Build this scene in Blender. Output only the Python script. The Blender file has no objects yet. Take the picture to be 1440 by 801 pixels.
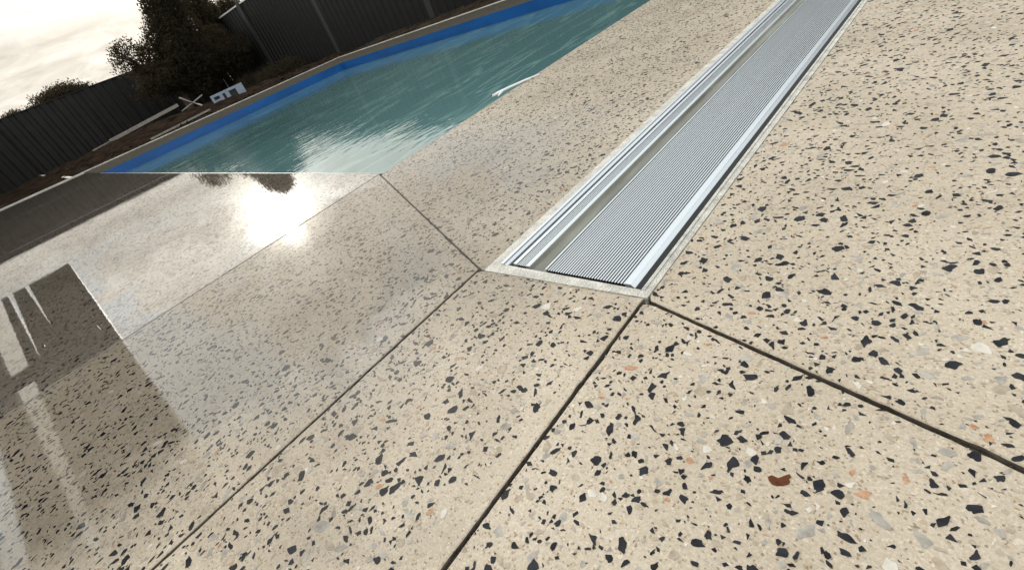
import bpy, bmesh, math, random
import numpy as np
from mathutils import Vector, Matrix, noise
random.seed(7)
S = 0.43                      # camera height in metres; the plan below is laid out in multiples of it
sc = bpy.context.scene
COL = sc.collection

# ------------------------------------------------------------------ camera
cam_d = bpy.data.cameras.new('camera')
cam = bpy.data.objects.new('camera', cam_d)
COL.objects.link(cam)
Rv = Vector((0.72420258, 0.60818704, -0.32502176))
Uv = Vector((-0.16009076, 0.6067316, 0.77861911))
Fv = Vector((-0.67074702, 0.51184499, -0.53676171))
M = Matrix((Rv, Uv, -Fv)).transposed().to_4x4()
M.translation = Vector((0, 0, S))
cam.matrix_world = M
cam_d.sensor_width = 36
cam_d.lens = 16.485
cam_d.clip_start = 0.02
cam_d.clip_end = 3000
sc.camera = cam
CAM = Vector((0, 0, S))

# ------------------------------------------------------------------ sun and sky
SUN_AZ, SUN_EL = 73.9, 13.25          # degrees from +Y towards -X, above the horizon
sd = Vector((-math.sin(math.radians(SUN_AZ)) * math.cos(math.radians(SUN_EL)),
             math.cos(math.radians(SUN_AZ)) * math.cos(math.radians(SUN_EL)),
             math.sin(math.radians(SUN_EL))))
sl = bpy.data.lights.new('sun', 'SUN')
sl.energy = 2.6
sl.angle = math.radians(2.4)
sl.color = (1.0, 0.95, 0.88)
sun = bpy.data.objects.new('sun', sl)
COL.objects.link(sun)
sun.rotation_euler = sd.to_track_quat('Z', 'Y').to_euler()
sun.location = (0, 0, 20)

w = bpy.data.worlds.new('World')
sc.world = w
w.use_nodes = True
nt = w.node_tree
nt.nodes.clear()


def N(nt, typ, **kw):
    n = nt.nodes.new(typ)
    for k, v in kw.items():
        if k.startswith('i_'):
            key = k[2:]
            key = int(key) if key.isdigit() else key.replace('_', ' ')
            n.inputs[key].default_value = v
        else:
            setattr(n, k, v)
    return n


def L(nt, a, b):
    nt.links.new(a, b)


def math_node(nt, op, a, b=None, clamp=False):
    n = nt.nodes.new('ShaderNodeMath')
    n.operation = op
    n.use_clamp = clamp
    for i, v in enumerate((a, b)):
        if v is None:
            continue
        if isinstance(v, (int, float)):
            n.inputs[i].default_value = v
        else:
            nt.links.new(v, n.inputs[i])
    return n.outputs[0]


def ramp(nt, fac, stops, interp='LINEAR'):
    n = nt.nodes.new('ShaderNodeValToRGB')
    n.color_ramp.interpolation = interp
    el = n.color_ramp.elements
    while len(el) > 1:
        el.remove(el[-1])
    el[0].position = stops[0][0]
    el[0].color = stops[0][1]
    for p, c in stops[1:]:
        e = el.new(p)
        e.color = c
    nt.links.new(fac, n.inputs[0])
    return n.outputs[0]


def mixc(nt, fac, a, b, mode='MIX'):
    n = nt.nodes.new('ShaderNodeMix')
    n.data_type = 'RGBA'
    n.blend_type = mode
    for sock, v in ((n.inputs['Factor'], fac), (n.inputs['A'], a), (n.inputs['B'], b)):
        pass
    ins = [s for s in n.inputs if s.type == 'RGBA']
    f = n.inputs[0]
    for sock, v in ((f, fac), (ins[0], a), (ins[1], b)):
        if isinstance(v, (int, float, tuple)):
            sock.default_value = v
        else:
            nt.links.new(v, sock)
    return [o for o in n.outputs if o.type == 'RGBA'][0]


out = N(nt, 'ShaderNodeOutputWorld')
bg = N(nt, 'ShaderNodeBackground')
bg.inputs['Strength'].default_value = 0.1
sky = N(nt, 'ShaderNodeTexSky')
sky.sky_type = 'NISHITA'
sky.sun_disc = False
sky.sun_elevation = math.radians(SUN_EL)
sky.sun_rotation = math.atan2(sd.x, sd.y)
tc = N(nt, 'ShaderNodeTexCoord')
sep = N(nt, 'ShaderNodeSeparateXYZ')
L(nt, tc.outputs['Generated'], sep.inputs[0])
zz = math_node(nt, 'MAXIMUM', sep.outputs[2], 0.0)
den = math_node(nt, 'ADD', zz, 0.16)
cmb = N(nt, 'ShaderNodeCombineXYZ')
L(nt, math_node(nt, 'DIVIDE', sep.outputs[0], den), cmb.inputs[0])
L(nt, math_node(nt, 'DIVIDE', sep.outputs[1], den), cmb.inputs[1])
n1 = N(nt, 'ShaderNodeTexNoise', i_Scale=0.9, i_Detail=5.0, i_Roughness=0.55, i_Distortion=0.5)
L(nt, cmb.outputs[0], n1.inputs['Vector'])
n2 = N(nt, 'ShaderNodeTexNoise', i_Scale=3.4, i_Detail=7.0, i_Roughness=0.62, i_Distortion=0.7)
L(nt, cmb.outputs[0], n2.inputs['Vector'])
cover = ramp(nt, n1.outputs['Fac'], [(0.53, (0, 0, 0, 1)), (0.58, (1, 1, 1, 1))])
# low in the sky the cloud deck closes up
low = ramp(nt, sep.outputs[2], [(0.0, (1, 1, 1, 1)), (0.125, (1, 1, 1, 1)), (0.155, (0.05, 0.05, 0.05, 1))])
cov = math_node(nt, 'MAXIMUM', cover, low)
shade = ramp(nt, n2.outputs['Fac'], [(0.30, (6.9, 6.5, 6.0, 1)), (0.46, (8.3, 7.9, 7.35, 1)), (0.56, (9.3, 8.95, 8.4, 1)), (0.68, (10.2, 10.0, 9.6, 1))])
dotn = N(nt, 'ShaderNodeVectorMath', operation='DOT_PRODUCT')
L(nt, tc.outputs['Generated'], dotn.inputs[0])
dotn.inputs[1].default_value = sd
glow = math_node(nt, 'POWER', math_node(nt, 'MAXIMUM', dotn.outputs['Value'], 0.0), 40.0)
glow2 = math_node(nt, 'POWER', math_node(nt, 'MAXIMUM', dotn.outputs['Value'], 0.0), 600.0)
gl = math_node(nt, 'ADD', math_node(nt, 'MULTIPLY', glow, 0.25), math_node(nt, 'MULTIPLY', glow2, 3.2))
veil = mixc(nt, 0.9, sky.outputs[0], (7.6, 8.3, 9.0, 1.0))        # thin high veil over the clear parts
hi = N(nt, 'ShaderNodeMapRange'); hi.inputs['From Min'].default_value = 0.15; hi.inputs['From Max'].default_value = 0.24; hi.inputs['To Min'].default_value = 1.0; hi.inputs['To Max'].default_value = 1.75
L(nt, sep.outputs[2], hi.inputs['Value'])
shv = N(nt, 'ShaderNodeVectorMath', operation='SCALE'); L(nt, mixc(nt, cov, veil, shade), shv.inputs[0]); L(nt, hi.outputs[0], shv.inputs['Scale'])
base = shv.outputs[0]
glc = mixc(nt, 1.0, base, (1.0, 0.97, 0.9, 1.0), 'MULTIPLY')
gmul = N(nt, 'ShaderNodeVectorMath', operation='SCALE')
L(nt, glc, gmul.inputs[0])
L(nt, math_node(nt, 'ADD', gl, 1.0), gmul.inputs['Scale'])
L(nt, gmul.outputs[0], bg.inputs['Color'])
L(nt, bg.outputs[0], out.inputs['Surface'])

sc.view_settings.view_transform = 'Standard'
sc.view_settings.look = 'None'
sc.view_settings.exposure = 0.0
sc.view_settings.gamma = 1.0
sc.render.engine = 'CYCLES'
sc.cycles.max_bounces = 6


# ------------------------------------------------------------------ helpers
def V(x, y, z=0.0):
    """plan units -> metres"""
    return Vector((x * S, y * S, z * S))


def mesh_obj(name, verts, faces, mats, parent=None, midx=None, smooth=False):
    me = bpy.data.meshes.new(name)
    me.from_pydata([tuple(v) for v in verts], [], faces)
    for m in (mats if isinstance(mats, (list, tuple)) else [mats]):
        me.materials.append(m)
    if midx is not None:
        me.polygons.foreach_set('material_index', midx)
    if smooth:
        me.polygons.foreach_set('use_smooth', [True] * len(me.polygons))
    me.update()
    o = bpy.data.objects.new(name, me)
    COL.objects.link(o)
    if parent:
        o.parent = parent
    return o


def empty(name, loc=(0, 0, 0)):
    o = bpy.data.objects.new(name, None)
    o.empty_display_size = 0.1
    o.location = loc
    COL.objects.link(o)
    return o


def tag(o, label=None, cat=None, group=None, kind=None):
    if label: o['label'] = label
    if cat: o['category'] = cat
    if group: o['group'] = group
    if kind: o['kind'] = kind
    return o


class MB:
    def __init__(s):
        s.v = []; s.f = []; s.m = []
    def add(s, vs, fs, mi=0):
        b = len(s.v)
        s.v += [Vector(v) for v in vs]
        s.f += [tuple(i + b for i in f) for f in fs]
        s.m += [mi] * len(fs)
    def box(s, x0, x1, y0, y1, z0, z1, mi=0):
        vs = [(x, y, z) for z in (z0, z1) for y in (y0, y1) for x in (x0, x1)]
        s.add(vs, [(0, 2, 3, 1), (4, 5, 7, 6), (0, 1, 5, 4), (2, 6, 7, 3), (0, 4, 6, 2), (1, 3, 7, 5)], mi)
    def obox(s, a, b, wd, ht, up=Vector((0, 0, 1)), mi=0):
        a = Vector(a); b = Vector(b)
        d = (b - a).normalized(); sd_ = d.cross(up).normalized() * wd / 2; u = sd_.cross(d).normalized() * ht / 2
        vs = [p + i * sd_ + j * u for p in (a, b) for i, j in ((-1, -1), (1, -1), (1, 1), (-1, 1))]
        s.add(vs, [(0, 1, 2, 3), (4, 7, 6, 5), (0, 4, 5, 1), (1, 5, 6, 2), (2, 6, 7, 3), (3, 7, 4, 0)], mi)
    def tube(s, pts, rs, n=8, mi=0):
        pts = [Vector(p) for p in pts]
        vs = []
        for i, p in enumerate(pts):
            d = (pts[min(i + 1, len(pts) - 1)] - pts[max(i - 1, 0)]).normalized()
            a = d.orthogonal().normalized(); c = d.cross(a)
            for k in range(n):
                t = 2 * math.pi * k / n
                vs.append(p + (a * math.cos(t) + c * math.sin(t)) * rs[i])
        fs = [(i * n + k, i * n + (k + 1) % n, (i + 1) * n + (k + 1) % n, (i + 1) * n + k) for i in range(len(pts) - 1) for k in range(n)]
        fs += [tuple(range(n))[::-1], tuple((len(pts) - 1) * n + k for k in range(n))]
        s.add(vs, fs, mi)
    def build(s, name, mats, parent=None, smooth=False):
        return mesh_obj(name, s.v, s.f, mats, parent, s.m, smooth)


def new_mat(name):
    m = bpy.data.materials.new(name)
    m.use_nodes = True
    nt = m.node_tree
    b = nt.nodes['Principled BSDF']
    return m, nt, b


def simple(name, col, rough=0.6, metal=0.0, var=0.15, scale=20.0, bump=0.0, bscale=None, coat=0.0, stretch=None):
    m, nt, b = new_mat(name)
    g = N(nt, 'ShaderNodeNewGeometry')
    vec = g.outputs['Position']
    if stretch:
        mp = N(nt, 'ShaderNodeMapping')
        mp.inputs['Scale'].default_value = stretch
        L(nt, vec, mp.inputs[0]); vec = mp.outputs[0]
    n = N(nt, 'ShaderNodeTexNoise', i_Scale=scale, i_Detail=4.0, i_Roughness=0.6)
    L(nt, vec, n.inputs['Vector'])
    lo = tuple(c * (1 - var) for c in col) + (1,)
    hi = tuple(min(1, c * (1 + var)) for c in col) + (1,)
    c = ramp(nt, n.outputs['Fac'], [(0.3, lo), (0.7, hi)])
    L(nt, c, b.inputs['Base Color'])
    b.inputs['Roughness'].default_value = rough
    b.inputs['Metallic'].default_value = metal
    b.inputs['Coat Weight'].default_value = coat
    if bump:
        n2 = N(nt, 'ShaderNodeTexNoise', i_Scale=bscale or scale * 4, i_Detail=3.0)
        L(nt, vec, n2.inputs['Vector'])
        bp = N(nt, 'ShaderNodeBump', i_Strength=bump, i_Distance=0.01)
        L(nt, n2.outputs['Fac'], bp.inputs['Height'])
        L(nt, bp.outputs[0], b.inputs['Normal'])
    return m


# ---- polished, partly wet sealer shared by the cement and the stones in it
def sealed_group():
    g = bpy.data.node_groups.new('sealed_film', 'ShaderNodeTree')
    g.interface.new_socket('Color', in_out='INPUT', socket_type='NodeSocketColor')
    g.interface.new_socket('Shader', in_out='OUTPUT', socket_type='NodeSocketShader')
    gi = g.nodes.new('NodeGroupInput'); go = g.nodes.new('NodeGroupOutput')
    b = g.nodes.new('ShaderNodeBsdfPrincipled')
    geo = g.nodes.new('ShaderNodeNewGeometry')
    pos = geo.outputs['Position']
    sp = N(g, 'ShaderNodeSeparateXYZ'); L(g, pos, sp.inputs[0])
    # the film of water lies towards the pool corner: a soft function of place with ragged edges
    na = N(g, 'ShaderNodeTexNoise', i_Scale=2.3, i_Detail=5.0, i_Roughness=0.62, i_Distortion=0.6); L(g, pos, na.inputs['Vector'])
    nb = N(g, 'ShaderNodeTexNoise', i_Scale=0.8, i_Detail=3.0, i_Roughness=0.5); L(g, pos, nb.inputs['Vector'])
    # wet = 1 west of the x=-1.5 line fading to 0 at x=-0.55
    fx = math_node(g, 'DIVIDE', math_node(g, 'ADD', sp.outputs[0], 0.32), -0.66)
    fx = math_node(g, 'ADD', fx, math_node(g, 'MULTIPLY', math_node(g, 'SUBTRACT', na.outputs['Fac'], 0.5), 1.9))
    wet = math_node(g, 'MULTIPLY', fx, 1.0, clamp=True)
    wet = ramp(g, wet, [(0.15, (0, 0, 0, 1)), (0.85, (1, 1, 1, 1))])
    # drier band along the pool's right side (y above 1 m)
    fy = math_node(g, 'DIVIDE', math_node(g, 'SUBTRACT', 1.15, sp.outputs[1]), 0.7)
    fy = math_node(g, 'ADD', fy, math_node(g, 'MULTIPLY', math_node(g, 'SUBTRACT', nb.outputs['Fac'], 0.45), 3.0))
    fy = math_node(g, 'MULTIPLY', fy, 1.0, clamp=True)
    fy = math_node(g, 'ADD', math_node(g, 'MULTIPLY', fy, 0.8), 0.2)
    fy = math_node(g, 'MAXIMUM', fy, math_node(g, 'MULTIPLY', math_node(g, 'ADD', sp.outputs[0], 1.6), -2.0, clamp=True))
    wet = math_node(g, 'MULTIPLY', wet, fy)
    b.inputs['IOR'].default_value = 1.45
    # standing water beyond the long joint: a full mirror film; nearer than it only a damp sheen
    pud = math_node(g, 'MULTIPLY', math_node(g, 'ADD', sp.outputs[0], 1.49), -25.0, clamp=True)
    # drier stone is satin, wet stone is glassy
    mr = N(g, 'ShaderNodeMapRange'); mr.inputs['To Min'].default_value = 0.5; mr.inputs['To Max'].default_value = 0.4
    L(g, wet, mr.inputs['Value']); L(g, mr.outputs[0], b.inputs['Roughness'])
    cr = N(g, 'ShaderNodeMapRange'); cr.inputs['To Min'].default_value = 0.12; cr.inputs['To Max'].default_value = 0.012
    L(g, wet, cr.inputs['Value']); L(g, math_node(g, 'ADD', cr.outputs[0], math_node(g, 'MULTIPLY', math_node(g, 'SUBTRACT', 1.0, pud), 0.03)), b.inputs['Coat Roughness'])
    cw = N(g, 'ShaderNodeMapRange'); cw.inputs['To Min'].default_value = 0.08; cw.inputs['To Max'].default_value = 1.0
    L(g, wet, cw.inputs['Value']); L(g, math_node(g, 'MULTIPLY', cw.outputs[0], math_node(g, 'ADD', math_node(g, 'MULTIPLY', pud, 0.38), 0.62)), b.inputs['Coat Weight'])
    ci = N(g, 'ShaderNodeMapRange'); ci.inputs['To Min'].default_value = 1.45; ci.inputs['To Max'].default_value = 2.05
    L(g, wet, ci.inputs['Value']); L(g, ci.outputs[0], b.inputs['Coat IOR'])
    sl_ = N(g, 'ShaderNodeMapRange'); sl_.inputs['To Min'].default_value = 0.15; sl_.inputs['To Max'].default_value = 0.0
    L(g, wet, sl_.inputs['Value']); L(g, sl_.outputs[0], b.inputs['Specular IOR Level'])
    # damp stone is a little darker and greyer
    damp = mixc(g, wet, gi.outputs[0], mixc(g, pud, (0.47, 0.465, 0.46, 1), (0.33, 0.33, 0.34, 1)), 'MULTIPLY')
    L(g, damp, b.inputs['Base Color'])
    # orange-peel of the sealer
    n3 = N(g, 'ShaderNodeTexNoise', i_Scale=75.0, i_Detail=2.0, i_Roughness=0.5); L(g, pos, n3.inputs['Vector'])
    n4 = N(g, 'ShaderNodeTexNoise', i_Scale=9.0, i_Detail=2.0, i_Roughness=0.5); L(g, pos, n4.inputs['Vector'])
    hh = math_node(g, 'ADD', math_node(g, 'MULTIPLY', n3.outputs['Fac'], 0.000024), math_node(g, 'MULTIPLY', n4.outputs['Fac'], 0.00010))
    bp = N(g, 'ShaderNodeBump', i_Strength=1.0, i_Distance=1.0)
    L(g, hh, bp.inputs['Height'])
    L(g, bp.outputs[0], b.inputs['Coat Normal'])
    n5 = N(g, 'ShaderNodeTexNoise', i_Scale=900.0, i_Detail=2.0); L(g, pos, n5.inputs['Vector'])
    bp2 = N(g, 'ShaderNodeBump', i_Strength=0.35, i_Distance=0.0006)
    L(g, n5.outputs['Fac'], bp2.inputs['Height'])
    L(g, bp.outputs[0], bp2.inputs['Normal'])
    L(g, bp2.outputs[0], b.inputs['Normal'])
    L(g, b.outputs[0], go.inputs[0])
    return g


SEALED = sealed_group()


def sealed_mat(name, build):
    m = bpy.data.materials.new(name)
    m.use_nodes = True
    nt = m.node_tree
    nt.nodes.clear()
    o = N(nt, 'ShaderNodeOutputMaterial')
    gr = nt.nodes.new('ShaderNodeGroup'); gr.node_tree = SEALED
    geo = N(nt, 'ShaderNodeNewGeometry')
    col = build(nt, geo)
    if isinstance(col, tuple):
        gr.inputs[0].default_value = col
    else:
        L(nt, col, gr.inputs[0])
    L(nt, gr.outputs[0], o.inputs['Surface'])
    return m


def c_cement(nt, geo):
    pos = geo.outputs['Position']
    a = N(nt, 'ShaderNodeTexNoise', i_Scale=3.0, i_Detail=5.0, i_Roughness=0.6); L(nt, pos, a.inputs['Vector'])
    c = ramp(nt, a.outputs['Fac'], [(0.3, (0.425, 0.365, 0.290, 1)), (0.5, (0.50, 0.432, 0.348, 1)), (0.7, (0.565, 0.498, 0.413, 1))])
    # fine sand and small grains in the cement
    v = N(nt, 'ShaderNodeTexVoronoi', i_Scale=520.0); L(nt, pos, v.inputs['Vector'])
    vs = N(nt, 'ShaderNodeSeparateColor'); L(nt, v.outputs['Color'], vs.inputs[0])
    g1 = ramp(nt, vs.outputs[0], [(0.0, (0.45, 0.38, 0.30, 1)), (0.045, (0.90, 0.87, 0.82, 1)), (0.55, (1, 1, 1, 1)), (0.93, (1.0, 1.0, 1.0, 1)), (0.96, (1.18, 1.18, 1.18, 1))], 'CONSTANT')
    c = mixc(nt, 0.75, c, g1, 'MULTIPLY')
    # medium pale grains with soft contrast
    v2 = N(nt, 'ShaderNodeTexVoronoi', i_Scale=150.0, i_Randomness=1.0); L(nt, pos, v2.inputs['Vector'])
    s2 = N(nt, 'ShaderNodeSeparateColor'); L(nt, v2.outputs['Color'], s2.inputs[0])
    cell = ramp(nt, s2.outputs[1], [(0.0, (0.80, 0.79, 0.78, 1)), (0.10, (1.08, 1.07, 1.05, 1)), (0.18, (0.88, 0.83, 0.76, 1)), (0.24, (1.12, 1.14, 1.16, 1)), (0.30, (1, 1, 1, 1))], 'CONSTANT')
    inside = ramp(nt, v2.outputs['Distance'], [(0.30, (1, 1, 1, 1)), (0.42, (0, 0, 0, 1))])
    c = mixc(nt, math_node(nt, 'MULTIPLY', inside, 1.0), c, mixc(nt, 1.0, c, cell, 'MULTIPLY'))
    n = N(nt, 'ShaderNodeTexNoise', i_Scale=420.0, i_Detail=3.0, i_Roughness=0.7); L(nt, pos, n.inputs['Vector'])
    f = ramp(nt, n.outputs['Fac'], [(0.3, (0.84, 0.83, 0.81, 1)), (0.7, (1.1, 1.1, 1.1, 1))])
    c = mixc(nt, 1.0, c, f, 'MULTIPLY')
    # aggregate far away, where the modelled stones stop (beyond five metres)
    v3 = N(nt, 'ShaderNodeTexVoronoi', i_Scale=55.0); L(nt, pos, v3.inputs['Vector'])
    s3 = N(nt, 'ShaderNodeSeparateColor'); L(nt, v3.outputs['Color'], s3.inputs[0])
    darkc = math_node(nt, 'LESS_THAN', s3.outputs[2], 0.33)
    darkd = math_node(nt, 'LESS_THAN', v3.outputs['Distance'], 0.45)
    ln = N(nt, 'ShaderNodeVectorMath', operation='LENGTH'); L(nt, pos, ln.inputs[0])
    far = math_node(nt, 'GREATER_THAN', ln.outputs['Value'], 4.2)
    fm = math_node(nt, 'MULTIPLY', math_node(nt, 'MULTIPLY', darkc, darkd), far)
    return mixc(nt, fm, c, (0.02, 0.02, 0.022, 1))


def c_stone(lo, hi, scale):
    def f(nt, geo):
        n = N(nt, 'ShaderNodeTexNoise', i_Scale=scale, i_Detail=3.0, i_Roughness=0.6); L(nt, geo.outputs['Position'], n.inputs['Vector'])
        return ramp(nt, n.outputs['Fac'], [(0.3, lo + (1,)), (0.7, hi + (1,))])
    return f


M_CEMENT = sealed_mat('polished_cement', c_cement)
M_BLACK = sealed_mat('black_aggregate', c_stone((0.003, 0.004, 0.006), (0.030, 0.032, 0.038), 45))
M_GREY = sealed_mat('grey_quartz', c_stone((0.22, 0.20, 0.175), (0.47, 0.435, 0.39), 60))
M_TAN = sealed_mat('tan_aggregate', c_stone((0.30, 0.245, 0.185), (0.46, 0.385, 0.30), 110))
M_PALE = sealed_mat('milky_quartz', c_stone((0.50, 0.46, 0.40), (0.66, 0.62, 0.55), 90))
M_RUST = sealed_mat('rust_aggregate', c_stone((0.33, 0.15, 0.09), (0.50, 0.32, 0.20), 160))
M_BROWN = sealed_mat('brown_stone', c_stone((0.06, 0.018, 0.006), (0.14, 0.045, 0.014), 160))
STONES = [M_BLACK, M_GREY, M_TAN, M_PALE, M_RUST, M_BROWN]
M_JOINT = simple('joint_dirt', (0.07, 0.058, 0.045), 0.9, var=0.6, scale=90, bump=0.8, bscale=250)
M_MORTAR = simple('white_mortar', (0.66, 0.635, 0.575), 0.75, var=0.28, scale=38, bump=0.9, bscale=300)
M_ALU = simple('brushed_aluminium', (0.66, 0.695, 0.73), 0.34, metal=0.7, var=0.06, scale=60, stretch=(1, 0.02, 1))
M_TREAD = simple('ribbed_aluminium', (0.60, 0.63, 0.66), 0.36, metal=0.6, var=0.06, scale=60, stretch=(1, 0.02, 1))
nt = M_TREAD.node_tree            # base colour darkened with depth in the grooves between the ribs
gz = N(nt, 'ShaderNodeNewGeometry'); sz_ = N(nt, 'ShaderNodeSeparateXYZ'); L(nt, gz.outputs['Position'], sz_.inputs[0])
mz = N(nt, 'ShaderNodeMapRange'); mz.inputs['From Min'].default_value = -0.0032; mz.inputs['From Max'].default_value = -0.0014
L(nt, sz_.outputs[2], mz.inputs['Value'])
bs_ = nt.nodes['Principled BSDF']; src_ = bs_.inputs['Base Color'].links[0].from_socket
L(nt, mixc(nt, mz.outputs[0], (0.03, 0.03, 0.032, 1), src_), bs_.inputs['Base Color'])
M_ALU_D = simple('grey_anodised_channel', (0.25, 0.25, 0.215), 0.6, metal=0.1, var=0.35, scale=25, stretch=(1, 0.15, 1))
M_BLACKGAP = simple('gap_shade_black', (0.012, 0.012, 0.013), 0.7)  # near-black put in for the shade down in the track gaps
M_FENCE = simple('dark_steel_sheet', (0.011, 0.0102, 0.0102), 0.5, var=0.25, scale=4, bump=0.1)
M_CAP = simple('sunlit_white_capping', (0.88, 0.88, 0.86), 0.4)  # white stands in for the bright sunlit line along the left-hand rails
M_DIRT = simple('brown_soil', (0.042, 0.033, 0.025), 0.95, var=0.6, scale=2.2, bump=1.0, bscale=9)
M_DIRT_RED = simple('red_soil', (0.026, 0.018, 0.013), 0.95, var=0.7, scale=3.5, bump=1.0, bscale=14)
M_BACKLIT = simple('backlit_bare_concrete', (0.075, 0.068, 0.056), 0.6, var=0.3, scale=14, bump=0.4, bscale=160)  # deck concrete darkened in colour for the backlit far slabs
M_SIDE = simple('dirty_cut_face', (0.12, 0.10, 0.078), 0.9, var=0.6, scale=70)
M_ADDED_SHEET = bpy.data.materials.new('added_roof_sheet'); M_ADDED_SHEET.use_nodes = True
M_ADDED_SHEET.node_tree.nodes.clear()
tl_ = N(M_ADDED_SHEET.node_tree, 'ShaderNodeBsdfTranslucent'); tl_.inputs[0].default_value = (.62, .57, .50, 1)
to_ = N(M_ADDED_SHEET.node_tree, 'ShaderNodeOutputMaterial'); L(M_ADDED_SHEET.node_tree, tl_.outputs[0], to_.inputs[0])
M_FENCE.node_tree.nodes['Principled BSDF'].inputs['Specular IOR Level'].default_value = 0.3
for m_ in (M_DIRT, M_DIRT_RED, M_BACKLIT):
    m_.node_tree.nodes['Principled BSDF'].inputs['Specular IOR Level'].default_value = 0.0
M_BLUE = simple('blue_pool_liner', (0.009, 0.10, 0.34), 0.35, var=0.22, scale=1.4, stretch=(1, 1, 4))
M_BARK = simple('bark', (0.10, 0.075, 0.055), 0.9, var=0.4, scale=12, bump=0.6)
M_WOOD = simple('grey_timber', (0.30, 0.27, 0.235), 0.7, var=0.25, scale=12)
M_PAPER = simple('pale_blue_plastic', (0.30, 0.37, 0.47), 0.5, var=0.1, scale=9)
M_WHITE = simple('white_plastic', (0.85, 0.85, 0.84), 0.4, var=0.04, scale=30)
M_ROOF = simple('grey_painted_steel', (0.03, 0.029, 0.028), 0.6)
M_POST = simple('grey_post', (0.030, 0.030, 0.031), 0.5)


def leaf_mat(name, a, b):
    m, nt, bs = new_mat(name)
    g = N(nt, 'ShaderNodeNewGeometry')
    n = N(nt, 'ShaderNodeTexNoise', i_Scale=1.6, i_Detail=3.0); L(nt, g.outputs['Position'], n.inputs['Vector'])
    L(nt, ramp(nt, n.outputs['Fac'], [(0.35, a + (1,)), (0.65, b + (1,))]), bs.inputs['Base Color'])
    bs.inputs['Roughness'].default_value = 0.8
    bs.inputs['Specular IOR Level'].default_value = 0.1
    tr = N(nt, 'ShaderNodeBsdfTranslucent'); tr.inputs[0].default_value = (0.085, 0.062, 0.036, 1)
    mx = N(nt, 'ShaderNodeMixShader'); mx.inputs[0].default_value = 0.4
    L(nt, bs.outputs[0], mx.inputs[1]); L(nt, tr.outputs[0], mx.inputs[2])
    L(nt, mx.outputs[0], [n_ for n_ in nt.nodes if n_.type == 'OUTPUT_MATERIAL'][0].inputs['Surface'])
    return m


M_LEAF = leaf_mat('dark_leaves', (0.018, 0.018, 0.012), (0.040, 0.034, 0.022))
M_LEAF2 = leaf_mat('olive_leaves', (0.030, 0.028, 0.020), (0.055, 0.048, 0.034))

# ------------------------------------------------------------------ terrazzo deck, slab by slab
deck = tag(empty('pool_deck'), kind='structure')
XL, XR, YB, YT = -25.45, 9.0, -16.0, 14.5
GAP = 0.0068                      # half width of a joint, plan units
J1, J2, J3 = -3.50, -1.490, -0.708
PX0, PX1, PY0, PY1 = -20.42, -3.45, 1.86, 11.65      # pool opening
TX0, TX1, TY = -1.457, -0.700, 1.030                 # floor track
g = GAP


def diag5(x):            # the slanting joint running right from the track corner
    return 1.012 + (x + 0.68) * (-0.275)


slabs = [
    # polygon (counter-clockwise), edges that are not joints get no jitter
    [(J2 + g, YB), (J3 - g, YB), (J3 - g, 0.995), (TX1 - 0.012, TY - 0.004), (TX0 + 0.0, TY - 0.030), (J2 + g, 0.985)],
    [(J1 + g, YB), (J2 - g, YB), (J2 - g, 1.005), (J1 + g, 1.845)],
    [(PX1, 1.836), (-1.470, 1.0027), (TX0, TY - 0.010), (TX0, 14.5), (PX1, 14.5)],
    [(J3 + g, YB), (XR, YB), (XR, diag5(XR) - g), (-0.66, diag5(-.66) - g), (-0.69, 1.000), (J3 + g, 0.992)],
    [(TX1, 1.045), (-.684, diag5(-.684) + g), (XR, diag5(XR) + g), (XR, 3.93), (TX1, 3.93)],
    [(TX1, 3.937), (XR, 3.937), (XR, 14.5), (TX1, 14.5)],
    [(-10.80 + g, YB), (J1 - g, YB), (J1 - g, PY0), (-10.80 + g, PY0)],
    [(-18.05 + g, YB), (-10.80 - g, YB), (-10.80 - g, PY0), (-18.05 + g, PY0)],
    [(XL, YB), (-18.05 - g, YB), (-18.05 - g, PY0), (XL, PY0)],
    [(XL, PY0 + 2 * g), (PX0, PY0 + 2 * g), (PX0, PY1), (PX0 - .01, YT), (XL, YT)],
    [(PX0 + g, PY1), (-12.9, PY1), (-12.9, YT), (PX0 + g, YT)],
    [(-12.9 + 2 * g, PY1), (PX1 - g, PY1), (PX1 - g, YT), (-12.9 + 2 * g, YT)],
]


def dist_cam(x, y):
    return math.sqrt((x * S) ** 2 + (y * S) ** 2 + S * S)


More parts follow.
